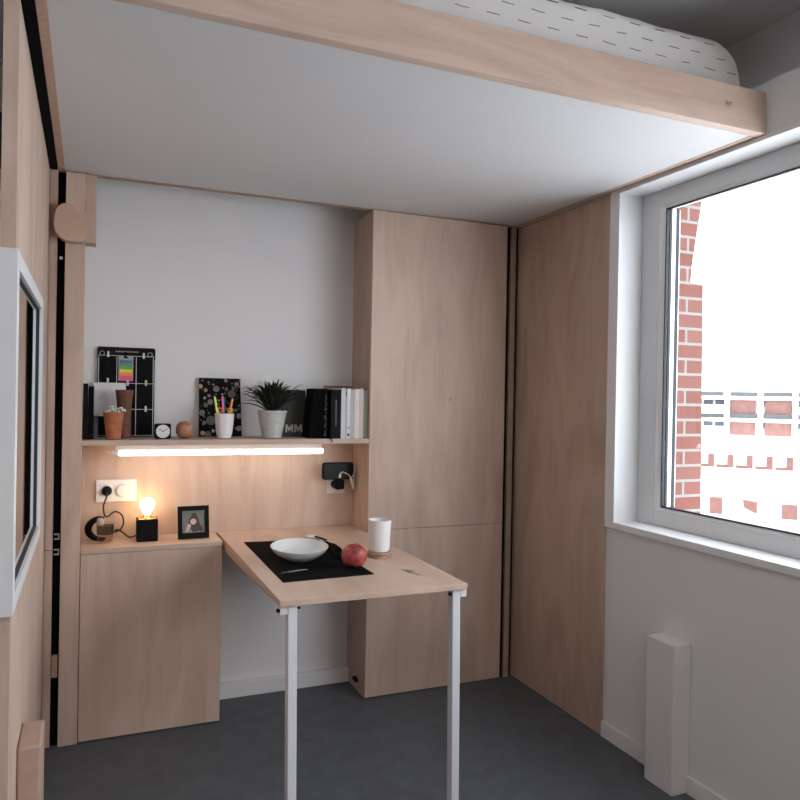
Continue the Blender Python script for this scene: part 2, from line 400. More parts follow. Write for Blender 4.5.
random.seed(3)
from mathutils import noise as mn
def duvet():
    m = MB(); nu, nv = 96, 72
    x0, x1, y0, y1, zb, zt = -.06, 1.8715, 1.684, 3.03, 2.192, 2.478
    vs = []; fs = []
    for j in range(nv+1):
        for k in range(nu+1):
            u = math.sin((-1+2*k/nu)*PI/2); v = math.sin((-1+2*j/nv)*PI/2)
            # rounded box cross-section: height falls off at the borders
            ex = 1-abs(u)**(40 if u > 0 else 30); ey = 1-abs(v)**34
            h = max(0, ex)**.45*max(0, ey)**.42
            X = (x0+x1)/2+(x1-x0)/2*math.copysign(abs(u)**.98, u); Y = (y0+y1)/2+(y1-y0)/2*v
            n1 = mn.noise(Vector((X*5, Y*5, 0))); n2 = mn.noise(Vector((X*16, Y*16, 3)))
            Z = zb+(zt-zb)*h+h*(.008*n1+.005*n2)
            if v < -.97: Y -= .010*(mn.noise(Vector((X*14, Z*16, 9)))+.4*mn.noise(Vector((X*40, Z*10, 2))))-.012
            vs.append((X, Y, Z))
    for j in range(nv):
        for k in range(nu):
            a = j*(nu+1)+k; fs.append((a, a+1, a+nu+2, a+nu+1))
    o = len(vs)
    ring = [k for k in range(nu+1)]+[j*(nu+1)+nu for j in range(1, nv+1)]+[nv*(nu+1)+k for k in range(nu-1, -1, -1)]+[j*(nu+1) for j in range(nv-1, 0, -1)]
    fs.append(tuple(ring[::-1]))
    return m.add(vs, fs)
single('mattress', 'rumpled white mattress cover with short black dashes on the loft bed', 'mattress', duvet(), M_duvet, smooth=True, sharp=80)

# ------------------------------------------------------------------ left side: partition, mirror, foot box, guide column
pt = thing('partition_panel', 'tall plywood partition panel at the left edge carrying the mirror', 'partition', (-.166, 2.4, 0))
FY0, FY1, FZ0, FZ1, FX = 1.712, 2.66, .872, 1.637, -.1395          # mirror frame outline and face
bd = MB()
bd.box(-.1745, -.145, 1.735, 3.028, 0, FZ0+.004); bd.box(-.1745, -.145, 1.735, 3.028, FZ1-.004, 2.55); bd.box(-.1745, -.145, FY1-.004, 3.028, FZ0+.004, FZ1-.004)
obj('board', bd, M_wood, pt)
obj('gap_shade_strip', B(-.1445, -.1185, 1.70, 3.028, ZB-.004, 2.30), M_void, pt)  # black strip stands in for the shade in the gap beside the bed
mr = thing('wall_mirror', 'white box framed mirror set into the plywood partition at left', 'mirror', (-.16, 2.2, FZ0))
f = MB(); ft = .05; fz = .036
f.box(-.26, FX, FY0, 1.7345, FZ0, FZ1)
f.box(-.152, FX, 1.7345, FY0+ft, FZ0+.0045, FZ1-.0045)
f.box(-.1445, FX, FY0+.022, FY1, FZ0, FZ0+.005); f.box(-.1445, FX, FY0+.022, FY1, FZ1-.005, FZ1); f.box(-.1445, FX, FY1-.005, FY1, FZ0+.005, FZ1-.005)
f.box(-.152, FX, FY0+ft, FY1-.0045, FZ0+.0045, FZ0+fz); f.box(-.152, FX, FY0+ft, FY1-.0045, FZ1-fz, FZ1-.0045); f.box(-.152, FX, FY1-.06, FY1-.0045, FZ0+fz, FZ1-fz)
obj('mirror_frame', f, mat('white_mirror_frame', (.70, .71, .72), .45, noise=.01), mr)
g = MB(); a0, a1, c0, c1 = FY0+ft, FY1-.06, FZ0+fz, FZ1-fz
g.box(-.153, -.1475, a1-.004, a1, c0, c1); g.box(-.153, -.1475, a0, a1-.004, c0, c0+.004); g.box(-.153, -.1475, a0, a1-.004, c1-.004, c1)
obj('gasket', g, M_gasket, mr)
obj('mirror_glass', B(-.158, -.1525, a0, a1, c0, c1), M_mirror, mr)
single('foot_block', 'low pale wooden block standing on the floor beside the partition', 'block', B(-.1445, -.092, 1.944, 2.098, 0, .493), mat('beech_block', (.43, .295, .24), .6, noise=.06, nscale=25), bevel=.006)

gc = thing('bed_guide_column', 'plywood guide column with black slot and teardrop knob left of the niche', 'column', (-.08, 3.06, 0))
obj('post', B(-.089, -.0215, YF, YW-.001, 0, ZB-.006), M_wood, gc, bevel=.001)
obj('back_strip', B(-.143, -.117, 3.036, 3.06, .744, ZB-.006), M_wood2, gc)
obj('back_strip', B(-.143, -.117, 3.036, 3.06, 0, .741), M_wood2, gc)
obj('black_slot', B(-.1165, -.0895, 3.05, 3.06, 0, ZB-.006), M_void, gc)
obj('bracket_block', B(-.021, .0175, YF+.006, YF+.09, 1.908, ZB-.006), M_wood2, gc, bevel=.001)
for z in (2.128, 2.02):
    obj('hinge_slit', B(-.0225, -.0195, YF-.001, YF+.005, z-.0, z+.042), M_edge_dk, gc)
kn = [(-.092, 2.037), (-.079, 2.036), (-.067, 2.031), (-.054, 2.017), (-.041, 2.0), (-.027, 1.981), (-.015, 1.962), (-.009, 1.946), (-.009, 1.931), (-.013, 1.915), (-.020, 1.905), (-.034, 1.898), (-.05, 1.896), (-.066, 1.8955), (-.08, 1.897), (-.095, 1.901), (-.108, 1.910), (-.119, 1.922), (-.125, 1.936), (-.128, 1.951), (-.129, 1.968), (-.127, 1.986), (-.123, 2.003), (-.118, 2.016), (-.111, 2.026), (-.103, 2.033)]
obj('teardrop_knob', MB().prism(kn, 'y', 2.98, YF-.0015), mat('beech_knob', (.53, .36, .27), .6, noise=.04, nscale=12), gc, bevel=.004)
for z in (.785, .727):
    c = MB(); c.box(-.112, -.094, 3.042, 3.0495, z+.013, z+.018); c.box(-.112, -.094, 3.042, 3.0495, z-.005, z); c.box(-.098, -.094, 3.042, 3.0495, z, z+.013)
    obj('slot_clip', c, M_steel, gc)
obj('hinge_plate', B(-.1145, -.0935, 3.036, 3.0495, .26, .345), M_cork, gc, bevel=.002)
obj('screw', MB().disc((-.103, 3.046, 1.843), .006, 'y', .0035), M_steel, gc)

gr = thing('corner_guide_column', 'narrow plywood guide column with black slot in the far corner', 'column', (1.866, 3.06, 0))
obj('black_slot', B(1.832, 1.855, 3.05, 3.07, 0, ZB-.006), M_void, gr)
obj('post', B(1.856, 1.884, 3.036, 3.10, 0, ZB-.006), mat('greyed_edge', (.36, .27, .21), .6, noise=.1), gr)
obj('dark_gap', B(1.8845, 1.9035, 3.055, 3.07, 0, ZB-.006), M_void, gr)
single('side_wall_panel', 'tall plywood wall panel between the far corner and the window', 'panel', B(XW, 1.9165, 2.3715, 3.054, .004, ZB-.006), M_wood2)

# ------------------------------------------------------------------ fitted furniture
tc = thing('tall_cabinet', 'full height plywood cabinet with upper and lower doors in the corner', 'cabinet', (1.487, 3.15, 0))
obj('body', B(1.145, 1.8305, YF+.019, YW-.001, 0, ZB-.006), M_wood2, tc)
obj('upper_door', B(1.1445, 1.831, YF, YF+.018, .7485, ZB-.006), M_wood, tc, bevel=.001)
obj('lower_door', B(1.1445, 1.831, YF, YF+.018, .006, .7465), M_wood, tc, bevel=.001)
v = MB(); v.prism([(3.155+.040*math.cos(a*PI/10), .045-.006*math.cos(a*PI/10)+.013*math.sin(a*PI/10)) for a in range(20)], 'x', 1.1425, 1.1448)
obj('cable_port', v, M_black, tc)
for y, z in ((3.10, .03), (3.085, .024), (3.09, .075), (3.065, .05)): obj('screw_hole', MB().disc((1.1433, y, z), .005, 'x', .0015, 12), M_edge_dk, tc)

bc = thing('base_cabinet', 'low plywood base cabinet with a plain front left of the table', 'cabinet', (.245, 3.15, 0))
obj('body', B(-.019, .508, YF+.019, YB, .004, .7185), M_wood2, bc)
obj('front', B(-.019, .511, YF, YF+.018, .006, .7185), M_wood, bc, bevel=.001)
obj('top', B(-.0205, .512, YF-.001, YB-.001, .72, ZT), M_woodx, bc, bevel=.001)
single('niche_back_panel', 'plywood back panel between shelf and worktop holding the sockets', 'panel', B(-.0205, 1.144, YB, YW-.001, .7215, 1.1335), M_wood)
single('wall_shelf', 'long plywood wall shelf above the light tube in the niche', 'shelf', B(-.0205, 1.1435, YF, YW-.001, 1.134, ZS), M_woodx, bevel=.001)

tb = thing('folding_table', 'fold down plywood table on two white metal legs', 'table', (.83, 2.65, 0))
obj('tabletop', B(.5235, 1.1435, 2.10, YB-.002, .721, ZT), wood('birch_tabletop', (.49, .35, .27), (.60, .445, .35), 'y', seed=5, rough=.45), tb, bevel=.0015)
obj('apron', MB().prism([(2.18, .7205), (3.235, .7205), (3.235, .690), (2.6, .704)], 'x', .5245, .5425), M_edge, tb)
for sx, x0 in ((-1, .551), (1, 1.096)):
    M = Matrix.Translation((x0, 0, .7)) @ Matrix.Shear('YZ', 4, (0, 0)) @ Matrix.Translation((-x0, 0, -.7))
    tilt = .013
    m = MB(); m.box(x0, x0+.028, 2.112, 2.147, 0, .7205)
    m.v = [(x+(.7205-z)*tilt, y, z) for x, y, z in m.v]
    l = obj('leg', m, M_legw, tb, bevel=.0025)
    bx = (x0-.0245, x0-.0005) if sx < 0 else (x0+.0285, x0+.0515)
    obj('bracket', B(bx[0], bx[1], 2.113, 2.17, .6935, .7205), M_legw, l, bevel=.002)
    for qx, qz, qr in (((x0-.029, .7075, .006), (x0+.0335, .711, .004)) if sx < 0 else ((x0-.008, .7065, .006),)):
        obj('screw', MB().disc((qx, 2.112, qz), qr, 'y', .006, 14), M_black, l)
lt = obj('latch_plate', MB().add([(1.010, 2.345, ZT), (1.026, 2.345, ZT), (1.052, 2.248, ZT), (1.036, 2.248, ZT), (1.010, 2.345, ZT+.0012), (1.026, 2.345, ZT+.0012), (1.052, 2.248, ZT+.0012), (1.036, 2.248, ZT+.0012)], [(0,1,2,3), (4,5,6,7), (0,1,5,4), (1,2,6,5), (2,3,7,6), (3,0,4,7)]), M_steel, tb)
obj('latch_recess', B(1.018, 1.041, 2.285, 2.315, ZT+.0012, ZT+.004), M_green, lt, bevel=.001)

single('pipe_cover', 'upright white box on the floor below the window', 'pipe cover', B(1.842, 1.9175, 1.914, 2.048, 0, .512), M_white, bevel=.003)

# ------------------------------------------------------------------ light tube under the shelf
lt = thing('light_tube', 'glowing white light tube under the wall shelf', 'lamp', (.52, 3.10, 1.1))
obj('housing', B(.10, .945, 3.094, 3.106, 1.108, 1.134), M_white, lt)
M_led = emis('led_diffuser', (1, .89, .77), 8)
m = MB(); m.tube([(.112, 3.10, 1.100), (.118, 3.10, 1.100), (.93, 3.10, 1.098), (.945, 3.10, 1.098), (.953, 3.10, 1.098)], [.010, .0115, .0115, .0115, .008], 16)
obj('diffuser', m, M_led, lt, smooth=True)
m = MB(); m.tube([(.087, 3.10, 1.1015), (.1115, 3.10, 1.1015)], .010, 12); m.tube([(.066, 3.10, 1.104), (.087, 3.10, 1.102)], .003, 8)
obj('end_cap', m, M_white, lt, smooth=True)

# ------------------------------------------------------------------ sockets
def socket(name, label, x0, x1, z0, z1, cx):
    s = thing(name, label, 'socket', ((x0+x1)/2, YB, z0))
    obj('plate', B(x0, x1, YB-.009, YB-.0005, z0, z1), mat('socket_white', (.78, .78, .78), .35), s, bevel=.002)
    zc = (z0+z1)/2
    for k, x in enumerate(cx):
        ring = MB(); n = 28
        Mx = Matrix.Translation((x, YB-.009, zc)) @ Matrix.Rotation(PI/2, 4, 'X')
        if k == 0: ring.lathe([(.026, 0), (.026, .003), (.021, .003), (.0195, -.004)], (0, 0, 0), n, M=Mx)
        else: ring.lathe([(.026, 0), (.026, .006), (.024, .009)], (0, 0, 0), n, M=Mx)
        obj('socket_ring' if k == 0 else 'dimmer_dial', ring, mat('socket_ring_white', (.74, .74, .74), .35), s, smooth=True)
    return s
socket('double_socket_plate', 'white double wall plate with plugged socket and round dial', .033, .189, .888, .980, (.074, .136))
socket('single_socket_plate', 'white square socket plate under the black phone', 1.018, 1.105, .888, .975, (1.064,))

# ------------------------------------------------------------------ things on the base cabinet
lamp = thing('cube_lamp', 'black cube table lamp with a bare glowing bulb', 'lamp', (.2265, 3.15, ZT))
obj('base', B(.186, .267, 3.108, 3.186, ZT, .829), M_black, lamp, bevel=.003)
obj('top_plate', B(.192, .261, 3.114, 3.180, .829, .8315), M_brass, lamp, bevel=.001)
obj('lamp_holder', MB().lathe([(.024, 0), (.024, .004), (.015, .006), (.015, .010), (.012, .012)], (.2265, 3.147, .8315), 24), M_brass, lamp, smooth=True)
M_bulb = emis('warm_bulb', (1, .66, .32), 16)
obj('bulb', MB().lathe([(.010, 0), (.013, .008), (.022, .020), (.028, .034), (.0285, .046), (.024, .058), (.014, .067), (.003, .070)], (.2265, 3.147, .8435), 28), M_bulb, lamp, smooth=True)
M_cord = mat('dark_cord', (.035, .02, .014), .6)
pl = MB(); My = Matrix.Translation((.074, YB-.006, .933)) @ Matrix.Rotation(PI/2, 4, 'X')
pl.lathe([(.0185, 0), (.0185, .010), (.014, .026), (.006, .034)], (0, 0, 0), 24, M=My)
pg = obj('plug', pl, M_black, lamp, smooth=True)
obj('cord', MB().tube([(.074, 3.205, .932), (.073, 3.196, .915), (.062, 3.205, .875), (.068, 3.222, .835), (.082, 3.222, .832), (.105, 3.218, .850), (.131, 3.214, .838), (.140, 3.212, .805), (.126, 3.212, .775), (.100, 3.208, .768), (.118, 3.195, .780), (.140, 3.19, .765), (.160, 3.188, .748), (.178, 3.188, .750), (.20, 3.1855, .758)], .0032, 8, smooth=6), M_cord, lamp, smooth=True)

cc = MB()
pts = [(.003+.045*(1-math.cos(a))*.55+.005*math.cos(a), 3.18, .793+.046*math.sin(a)) for a in [math.radians(d) for d in range(70, 296, 12)]]
pts = [(.052+.046*math.cos(a), 3.185+.012*math.sin(a*2), .789+.043*math.sin(a)) for a in [math.radians(d) for d in range(75, 292, 10)]]
cc.tube(pts, [.004+.010*math.sin(PI*k/(len(pts)-1))**.6 for k in range(len(pts))], 10)
cc.ball((.060, 3.185, .747), .0075, (1.6, 1.2, .9))
single('black_strap_loop', 'curved black strap loop standing behind the water glass', 'strap', cc, M_black, smooth=True)
gl = thing('water_glass', 'small glass tumbler with dark band of liquid on the cabinet', 'glass', (.068, 3.135, ZT))
obj('tumbler', MB().lathe([(.026, 0), (.029, .004), (.0345, .082), (.0325, .082), (.0275, .008), (.004, .007)], (.069, 3.135, ZT), 32, caps=(True, True)), M_tumbler, gl, smooth=True)
obj('dark_liquid', MB().lathe([(.0285, .036), (.031, .038), (.0322, .070), (.028, .071)], (.069, 3.135, ZT), 32), glass('dark_water', (.40, .37, .34)), gl, smooth=True)
obj('clear_base', MB().lathe([(.0265, .0085), (.0285, .035)], (.069, 3.135, ZT), 32), glass('pale_water', (.90, .82, .78)), gl, smooth=True)
obj('lid', MB().lathe([(.012, .0722), (.013, .084), (.012, .094), (.008, .099), (.002, .100)], (.050, 3.139, ZT), 20), mat('frosted_lid', (.42, .35, .30), .3), gl, smooth=True)

pf = thing('photo_frame', 'small black photo frame leaning beside the cube lamp', 'photo frame', (.405, 3.11, ZT))
Mf = Matrix.Translation((.4075, 3.105, ZT)) @ Matrix.Rotation(math.radians(3), 4, 'Z') @ Matrix.Rotation(math.radians(-9), 4, 'X')
Mf = Mf @ Matrix.Translation((0, 0, .003))
f = MB(); w2, h = .0625, .1335; e = .0165
f.box(-w2, -w2+e, -.004, .010, 0, h, M=Mf); f.box(w2-e, w2, -.004, .010, 0, h, M=Mf); f.box(-w2+e, w2-e, -.004, .010, 0, .024, M=Mf); f.box(-w2+e, w2-e, -.004, .010, h-e-.003, h, M=Mf)
obj('frame', f, M_black, pf)
obj('stand', MB().add([(-.015, .010, .09), (.015, .010, .09), (.015, .055, .006), (-.015, .055, .006), (-.015, .012, .087), (.015, .012, .087), (.015, .052, .004), (-.015, .052, .004)], [(0,1,2,3), (4,5,6,7), (0,1,5,4), (1,2,6,5), (2,3,7,6), (3,0,4,7)], M=Mf), M_black, pf)
Q = MB()
Q.box(-w2+e, w2-e, .001, .003, .024, h-e-.003, m=0, M=Mf)
Q.prism([(-.020, .052), (-.019, .075), (-.010, .092), (.004, .096), (.016, .090), (.023, .070), (.030, .045), (.022, .030), (-.002, .026), (-.012, .040)], 'y', .0006, .0009, m=1, M=Mf)         # hair
Q.disc((.003, .0002, .098), .011, 'y', .0004, 16, m=1, sz=.6, M=Mf)
Q.prism([(-.038, .025), (-.03, .048), (-.012, .052), (.018, .050), (.036, .048), (.042, .025)], 'y', .0007, .001, m=2, M=Mf)
Q.prism([(.022, .048), (.034, .052), (.040, .030), (.030, .026), (.020, .034)], 'y', .0003, .0007, m=1, M=Mf)
Q.disc((-.001, -.0002, .069), .0125, 'y', .0004, 20, m=3, M=Mf)
Q.disc((-.018, -.0002, .052), .008, 'y', .0004, 14, m=3, M=Mf)
Q.prism([(-.032, .028), (-.024, .050), (-.014, .048), (-.024, .027)], 'y', -.0001, .0003, m=3, M=Mf)
obj('photo', Q, [mat('photo_ground', (.17, .165, .155), .3), mat('photo_hair', (.055, .035, .025), .4), mat('photo_coat', (.27, .26, .24), .4), mat('photo_skin', (.60, .42, .36), .4)], pf)

# ------------------------------------------------------------------ phone corner
ch = thing('phone_charger', 'black plug charger in the square socket under the phone', 'charger', (1.07, 3.2, .90))
obj('body', B(1.045, 1.083, 3.175, 3.231, .915, .9585), M_black, ch, bevel=.005)
obj('prong_cap', MB().lathe([(.0195, 0), (.0195, .055), (.015, .059)], (0, 0, 0), 20, M=Matrix.Translation((1.055, 3.2355, .932)) @ Matrix.Rotation(PI/2, 4, 'X')), M_black, ch, smooth=True)
ph = thing('phone', 'black phone lying sideways on the charger above the square socket', 'phone', (1.054, 3.2, .96))
def rrect(x0, x1, z0, z1, r, n=6):
    p = []
    for cx, cz, a0 in ((x1-r, z1-r, 0), (x0+r, z1-r, 90), (x0+r, z0+r, 180), (x1-r, z0+r, 270)):
        p += [(cx+r*math.cos(math.radians(a0+90*k/n)), cz+r*math.sin(math.radians(a0+90*k/n))) for k in range(n+1)]
    return p
obj('case', MB().prism(rrect(.980, 1.1285, .9588, 1.0375, .014), 'y', 3.1865, 3.1985), M_black, ph)
obj('screen', MB().prism(rrect(.986, 1.1225, .9635, 1.033, .011), 'y', 3.1857, 3.1865), mat('phone_screen', (.008, .008, .010), .2), ph)
cb = thing('charging_cable', 'thin white charging cable hanging off the black phone', 'cable', (1.09, 3.18, .93))
M_cab = mat('white_cable', (.72, .70, .69), .45)
obj('connector', MB().tube([(1.061, 3.181, .968), (1.061, 3.179, .980), (1.064, 3.179, .989)], [.0065, .0055, .003], 10), M_cab, cb, smooth=True)
obj('cable', MB().tube([(1.064, 3.179, .989), (1.072, 3.176, .994), (1.088, 3.176, .988), (1.105, 3.176, .977), (1.112, 3.176, .965)], .002, 8, smooth=6), M_cab, cb, smooth=True)
obj('cable', MB().tube([(1.112, 3.18, .960), (1.128, 3.18, .985), (1.134, 3.185, 1.012), (1.135, 3.20, 1.03), (1.137, 3.205, .995), (1.136, 3.20, .955), (1.131, 3.19, .93)], .0018, 8, smooth=6), M_cab, cb, smooth=True)
obj('connector', MB().tube([(1.111, 3.176, .968), (1.122, 3.176, .932), (1.127, 3.178, .916)], [.0055, .0058, .004], 10), M_cab, cb, smooth=True)

# ------------------------------------------------------------------ shelf, left group
def book(name, label, cat, x0, x1, y0, y1, z0, z1, mcover, group=None, lean=0, pages=True, title=None):
    t = thing(name, label, cat, ((x0+x1)/2, (y0+y1)/2, z0), group)
    Mx = Matrix.Translation((x0, 0, z0)) @ Matrix.Rotation(lean, 4, 'Y') @ Matrix.Translation((-x0, 0, -z0))
    c = MB(); th = min(.002, (x1-x0)*.2)
    c.box(x0, x0+th, y0, y1, z0, z1, M=Mx); c.box(x1-th, x1, y0, y1, z0, z1, M=Mx); c.box(x0+th, x1-th, y0, y0+.002, z0, z1, M=Mx)
    obj('cover', c, mcover, t)
    obj('pages', B(x0+th, x1-th, y0+.002, y1-.003, z0+.003, z1-.003, M=Mx), M_paper, t)
    if title:
        q = MB()
        for a, b_ in title[1]: q.box((x0+x1)/2-title[2], (x0+x1)/2+title[2], y0-.0004, y0, z0+a, z0+b_, M=Mx)
        obj('spine_mark', q, title[0], t)
    return t
g1 = 'black notebooks at the left end of the shelf'
book('notebook', 'black notebook at the very left end of the wall shelf', 'notebook', -.0205+.0015, -.002, 3.09, 3.23, ZS, 1.372, M_black, g1)
book('notebook', 'black notebook second from the left end of the shelf', 'notebook', -.0005, .0195, 3.10, 3.22, ZS, 1.362, M_blackmat, g1, lean=-.0)
book('notebook', 'small dark grey notebook standing under the hanging white paper', 'notebook', .0205, .036, 3.13, 3.235, ZS, 1.245, M_grey)

# memo board: leans on the white wall
def lean(z): return 3.249+(z-ZS)*.055
def leanM(m): m.v = [(x, y+lean(z)-lean(ZS), z) for x, y, z in m.v]; return m
Y0 = lean(ZS)
mb = thing('memo_board', 'tall black memo board with white wire grid and clips on the shelf', 'memo board', (.145, 3.255, ZS))
obj('board', leanM(B(.032, .256, Y0, Y0+.006, ZS+.0005, 1.520)), mat('memo_black', (.007, .007, .008), .8, spec=.1), mb, bevel=.002)
hd = leanM(MB().prism([(.030, 1.478), (.258, 1.478), (.258, 1.522), (.252, 1.528), (.036, 1.528), (.030, 1.522)], 'y', Y0-.003, Y0-.0003))
obj('header', hd, mat('header_black', (.009, .009, .010), .7, spec=.15), mb)
tx = MB(); random.seed(5); x = .100
while x < .186:
    wd = random.choice((.003, .004, .005)); tx.box(x, x+wd, Y0-.0036, Y0-.003, 1.507, 1.5125); x += wd+.0016
obj('header_print', leanM(tx), mat('faint_print', (.30, .28, .24), .7), mb)
gr_ = MB()
for x in (.036, .106, .182, .250): gr_.box(x-.0012, x+.0012, Y0-.0042, Y0-.001, ZS+.004, 1.488)
for z in (1.492, 1.378, 1.270, ZS+.006): gr_.box(.033, .254, Y0-.0052, Y0-.0026, z-.001, z+.001)
obj('wire_grid', leanM(gr_), M_line, mb)
for x, z, c in ((.072, 1.497, 0), (.139, 1.497, 2), (.211, 1.495, 0), (.072, 1.386, 0), (.149, 1.380, 0), (.221, 1.381, 1), (.221, 1.272, 0)):
    obj('clip', leanM(B(x-.004, x+.004, Y0-.012, Y0-.0056, z-.012, z+.012)), [M_line, mat('yellow_clip', (.60, .58, .22), .5), M_black][c], mb, bevel=.001)
for x in (.049, .236):
    obj('ring', leanM(MB().tube([(x+.009*math.cos(a), Y0-.006, 1.500+.009*math.sin(a)) for a in [k*PI/10 for k in range(21)]], .0012, 6)), M_steel, mb)
rb = thing('index_flags', 'rainbow pack of sticky index flags clipped to the memo board', 'sticky notes', (.14, 3.25, 1.39))
obj('backing_card', leanM(B(.112, .170, Y0-.0085, Y0-.0066, 1.388, 1.492)), mat('pack_grey', (.34, .34, .33), .5), rb)
cols = [(.09, .17, .32), (.10, .32, .16), (.15, .36, .10), (.75, .68, .08), (.85, .30, .06), (.80, .12, .22), (.72, .09, .30)]
zz = [1.474, 1.461, 1.449, 1.436, 1.423, 1.410, 1.399, 1.387]
for k, c in enumerate(cols): obj('flag', leanM(B(.1165-.0004*0, .1665, Y0-.0095, Y0-.0086, zz[k+1], zz[k])), pm('flag_colour', c), rb)
obj('hang_tab', leanM(B(.132, .150, Y0-.0095, Y0-.0086, 1.482, 1.488)), M_black, rb)
wp = MB().prism([(.014, 1.243), (.078, 1.240), (.141, 1.243), (.142, 1.3785), (.018, 1.3785)], 'y', Y0-.0085, Y0-.0072)
single('paper_sheet', 'blank white paper sheet clipped to the memo board', 'paper', leanM(wp), M_paper)

va = thing('rusty_vase', 'tall rusty brown vase behind the terracotta pot', 'vase', (.140, 3.17, ZS))
n = 28; Mv = Matrix.Identity(4)
obj('body', MB().lathe([(.020, 0), (.026, .002), (.0275, .03), (.0265, .07), (.027, .105), (.029, .14), (.033, .175), (.0352, .195), (.0325, .1955), (.030, .175), (.024, .11), (.0235, .02), (.003, .012)], (.134, 3.17, ZS), n), M_rust, va, smooth=True)

tp = thing('terracotta_pot', 'small terracotta pot of tiny white flowers', 'flower pot', (.0925, 3.10, ZS))
obj('pot', MB().lathe([(.024, 0), (.0275, .002), (.033, .05), (.0395, .106), (.036, .107), (.033, .095), (.003, .093)], (.0925, 3.10, ZS), 32), M_terra, tp, smooth=True)
random.seed(7); st = MB(); pe = MB()
for k in range(34):
    a = random.uniform(0, 2*PI); r = random.uniform(.004, .034); h = random.uniform(.100, .128)
    if k < 5: a = random.uniform(-.4, .4); r = random.uniform(.03, .052); h = random.uniform(.11, .122)
    x, y = .0925+r*math.cos(a), 3.10+r*math.sin(a)*.8
    st.tube([(.0925+r*.5*math.cos(a), 3.10+r*.4*math.sin(a), ZS+.094), (x, y, ZS+h)], .0008, 5)
    pe.ball((x, y, ZS+h), random.uniform(.003, .006), (1, 1, .8), nu=8, nv=6)
obj('stems', st, M_stem, tp); obj('blossom', pe, M_petal, tp, smooth=True)

ck = thing('desk_clock', 'small square black clock with a white round face', 'clock', (.278, 3.105, ZS))
obj('case', B(.2455, .3095, 3.086, 3.118, ZS, 1.217), M_black, ck, bevel=.007, seg=3)
obj('dial', MB().disc((.2775, 3.0845, 1.186), .0268, 'y', .0014, 36), mat('dial_white', (.70, .71, .70), .5), ck)
hm = MB()
for k in range(12):
    a = k*PI/6; R_ = Matrix.Translation((.2775, 0, 1.186)) @ Matrix.Rotation(a, 4, 'Y')
    hm.box(-.0006, .0006, 3.0838, 3.0844, .0205, .0245, M=R_)
obj('hour_marks', hm, M_black, ck)
def hand(a, l, w_, y): return B(-w_, w_, y, y+.0005, -.003, l, M=Matrix.Translation((.2775, 0, 1.186)) @ Matrix.Rotation(math.radians(a), 4, 'Y'))
obj('hour_hand', hand(-57, .0175, .0011, 3.0832), M_black, ck); obj('minute_hand', hand(58, .0225, .0009, 3.0827), M_black, ck)
single('wooden_ball', 'round dark wooden ball beside the black clock', 'ball', MB().ball((.3665, 3.12, ZS+.0355), .0362, (1, 1, .981), .86), M_ball, smooth=True)

pb = thing('patterned_notebook', 'black notebook with grey and tan circles behind the pen cup', 'notebook', (.53, 3.25, ZS))
def skew(m): m.v = [(x, y, z) for x, y, z in m.v]; return leanM(m)
obj('cover', leanM(MB().prism([(.4415, ZS), (.6245, ZS), (.6155, 1.409), (.4395, 1.409)], 'y', Y0-.004, Y0+.008)), mat('cover_black', (.009, .008, .008), .8, spec=.1, noise=.3, nscale=30), pb)
random.seed(11); q = MB(); pts = []
big = [(.512, 1.362, .0135), (.579, 1.341, .0175), (.600, 1.385, .010), (.586, 1.366, .008), (.4445, 1.372, .010), (.467, 1.356, .008), (.468, 1.291, .010), (.487, 1.305, .012), (.452, 1.258, .013), (.490, 1.225, .020), (.612, 1.245, .012), (.462, 1.215, .009), (.612, 1.19, .012), (.456, 1.17, .010), (.478, 1.165, .014), (.596, 1.27, .007), (.5, 1.18, .007), (.6, 1.19, .006), (.482, 1.332, .007), (.463, 1.322, .006), (.556, 1.362, .008), (.553, 1.400, .008)]
for x, z, r in big: pts.append((x, z, r))
while len(pts) < 90:
    x, z, r = random.uniform(.446, .615), random.uniform(1.162, 1.402), random.uniform(.0012, .0055)
    if all((x-a)**2+(z-b_)**2 > (r+c)**2 for a, b_, c in pts): pts.append((x, z, r))
for k, (x, z, r) in enumerate(pts): q.disc((x, Y0-.0046, z), r, 'y', .0005, 16, m=1 if k in (4, 5, 17) else random.choice((0, 0, 2, 3)))
obj('circle_pattern', leanM(q), [M_gdot, M_tan, M_gdot2, M_grey], pb)

cp = thing('pen_cup', 'white ceramic cup holding bright pens on the shelf', 'cup', (.5265, 3.12, ZS))
obj('cup', MB().lathe([(.024, 0), (.0285, .003), (.0335, .025), (.0375, .065), (.040, .103), (.0375, .104), (.035, .065), (.030, .02), (.003, .010)], (.5265, 3.12, ZS), 32), M_porcmat, cp, smooth=True)
def pen(label, x0, x1, z1, y0, y1, c, capc, r=.0042):
    t = thing('marker_pen', label, 'pen', (x0, y0, ZS+.013), 'bright pens in the white cup')
    a = Vector((x0, y0, ZS+.014)); b_ = Vector((x1, y1, z1))
    obj('barrel', MB().tube([a, a.lerp(b_, .62)], r, 10), pm('pen_barrel', c), t, smooth=True)
    obj('cap', MB().tube([a.lerp(b_, .6205), a.lerp(b_, .97), b_], [r*1.12, r*1.12, r*.8], 10), pm('pen_cap', capc), t, smooth=True)
pen('yellow pen at the left side of the white cup', .511, .4835, 1.327, 3.118, 3.108, (.80, .75, .05), (.80, .80, .12))
pen('pink pen in the middle of the white cup', .528, .5150, 1.331, 3.122, 3.110, (.75, .09, .30), (.80, .14, .38))
pen('orange pen at the right side of the white cup', .531, .5560, 1.323, 3.108, 3.104, (.85, .22, .04), (.85, .30, .10))
pen('dark teal pen behind the pink one in the cup', .530, .5260, 1.328, 3.136, 3.135, (.03, .10, .13), (.04, .12, .15), .005)
sc = thing('scissors', 'scissors with yellow handles standing in the white cup', 'scissors', (.53, 3.128, ZS+.02), None)
obj('blades', MB().tube([(.524, 3.130, ZS+.016), (.524, 3.130, ZS+.09)], .004, 6), M_steel, sc)
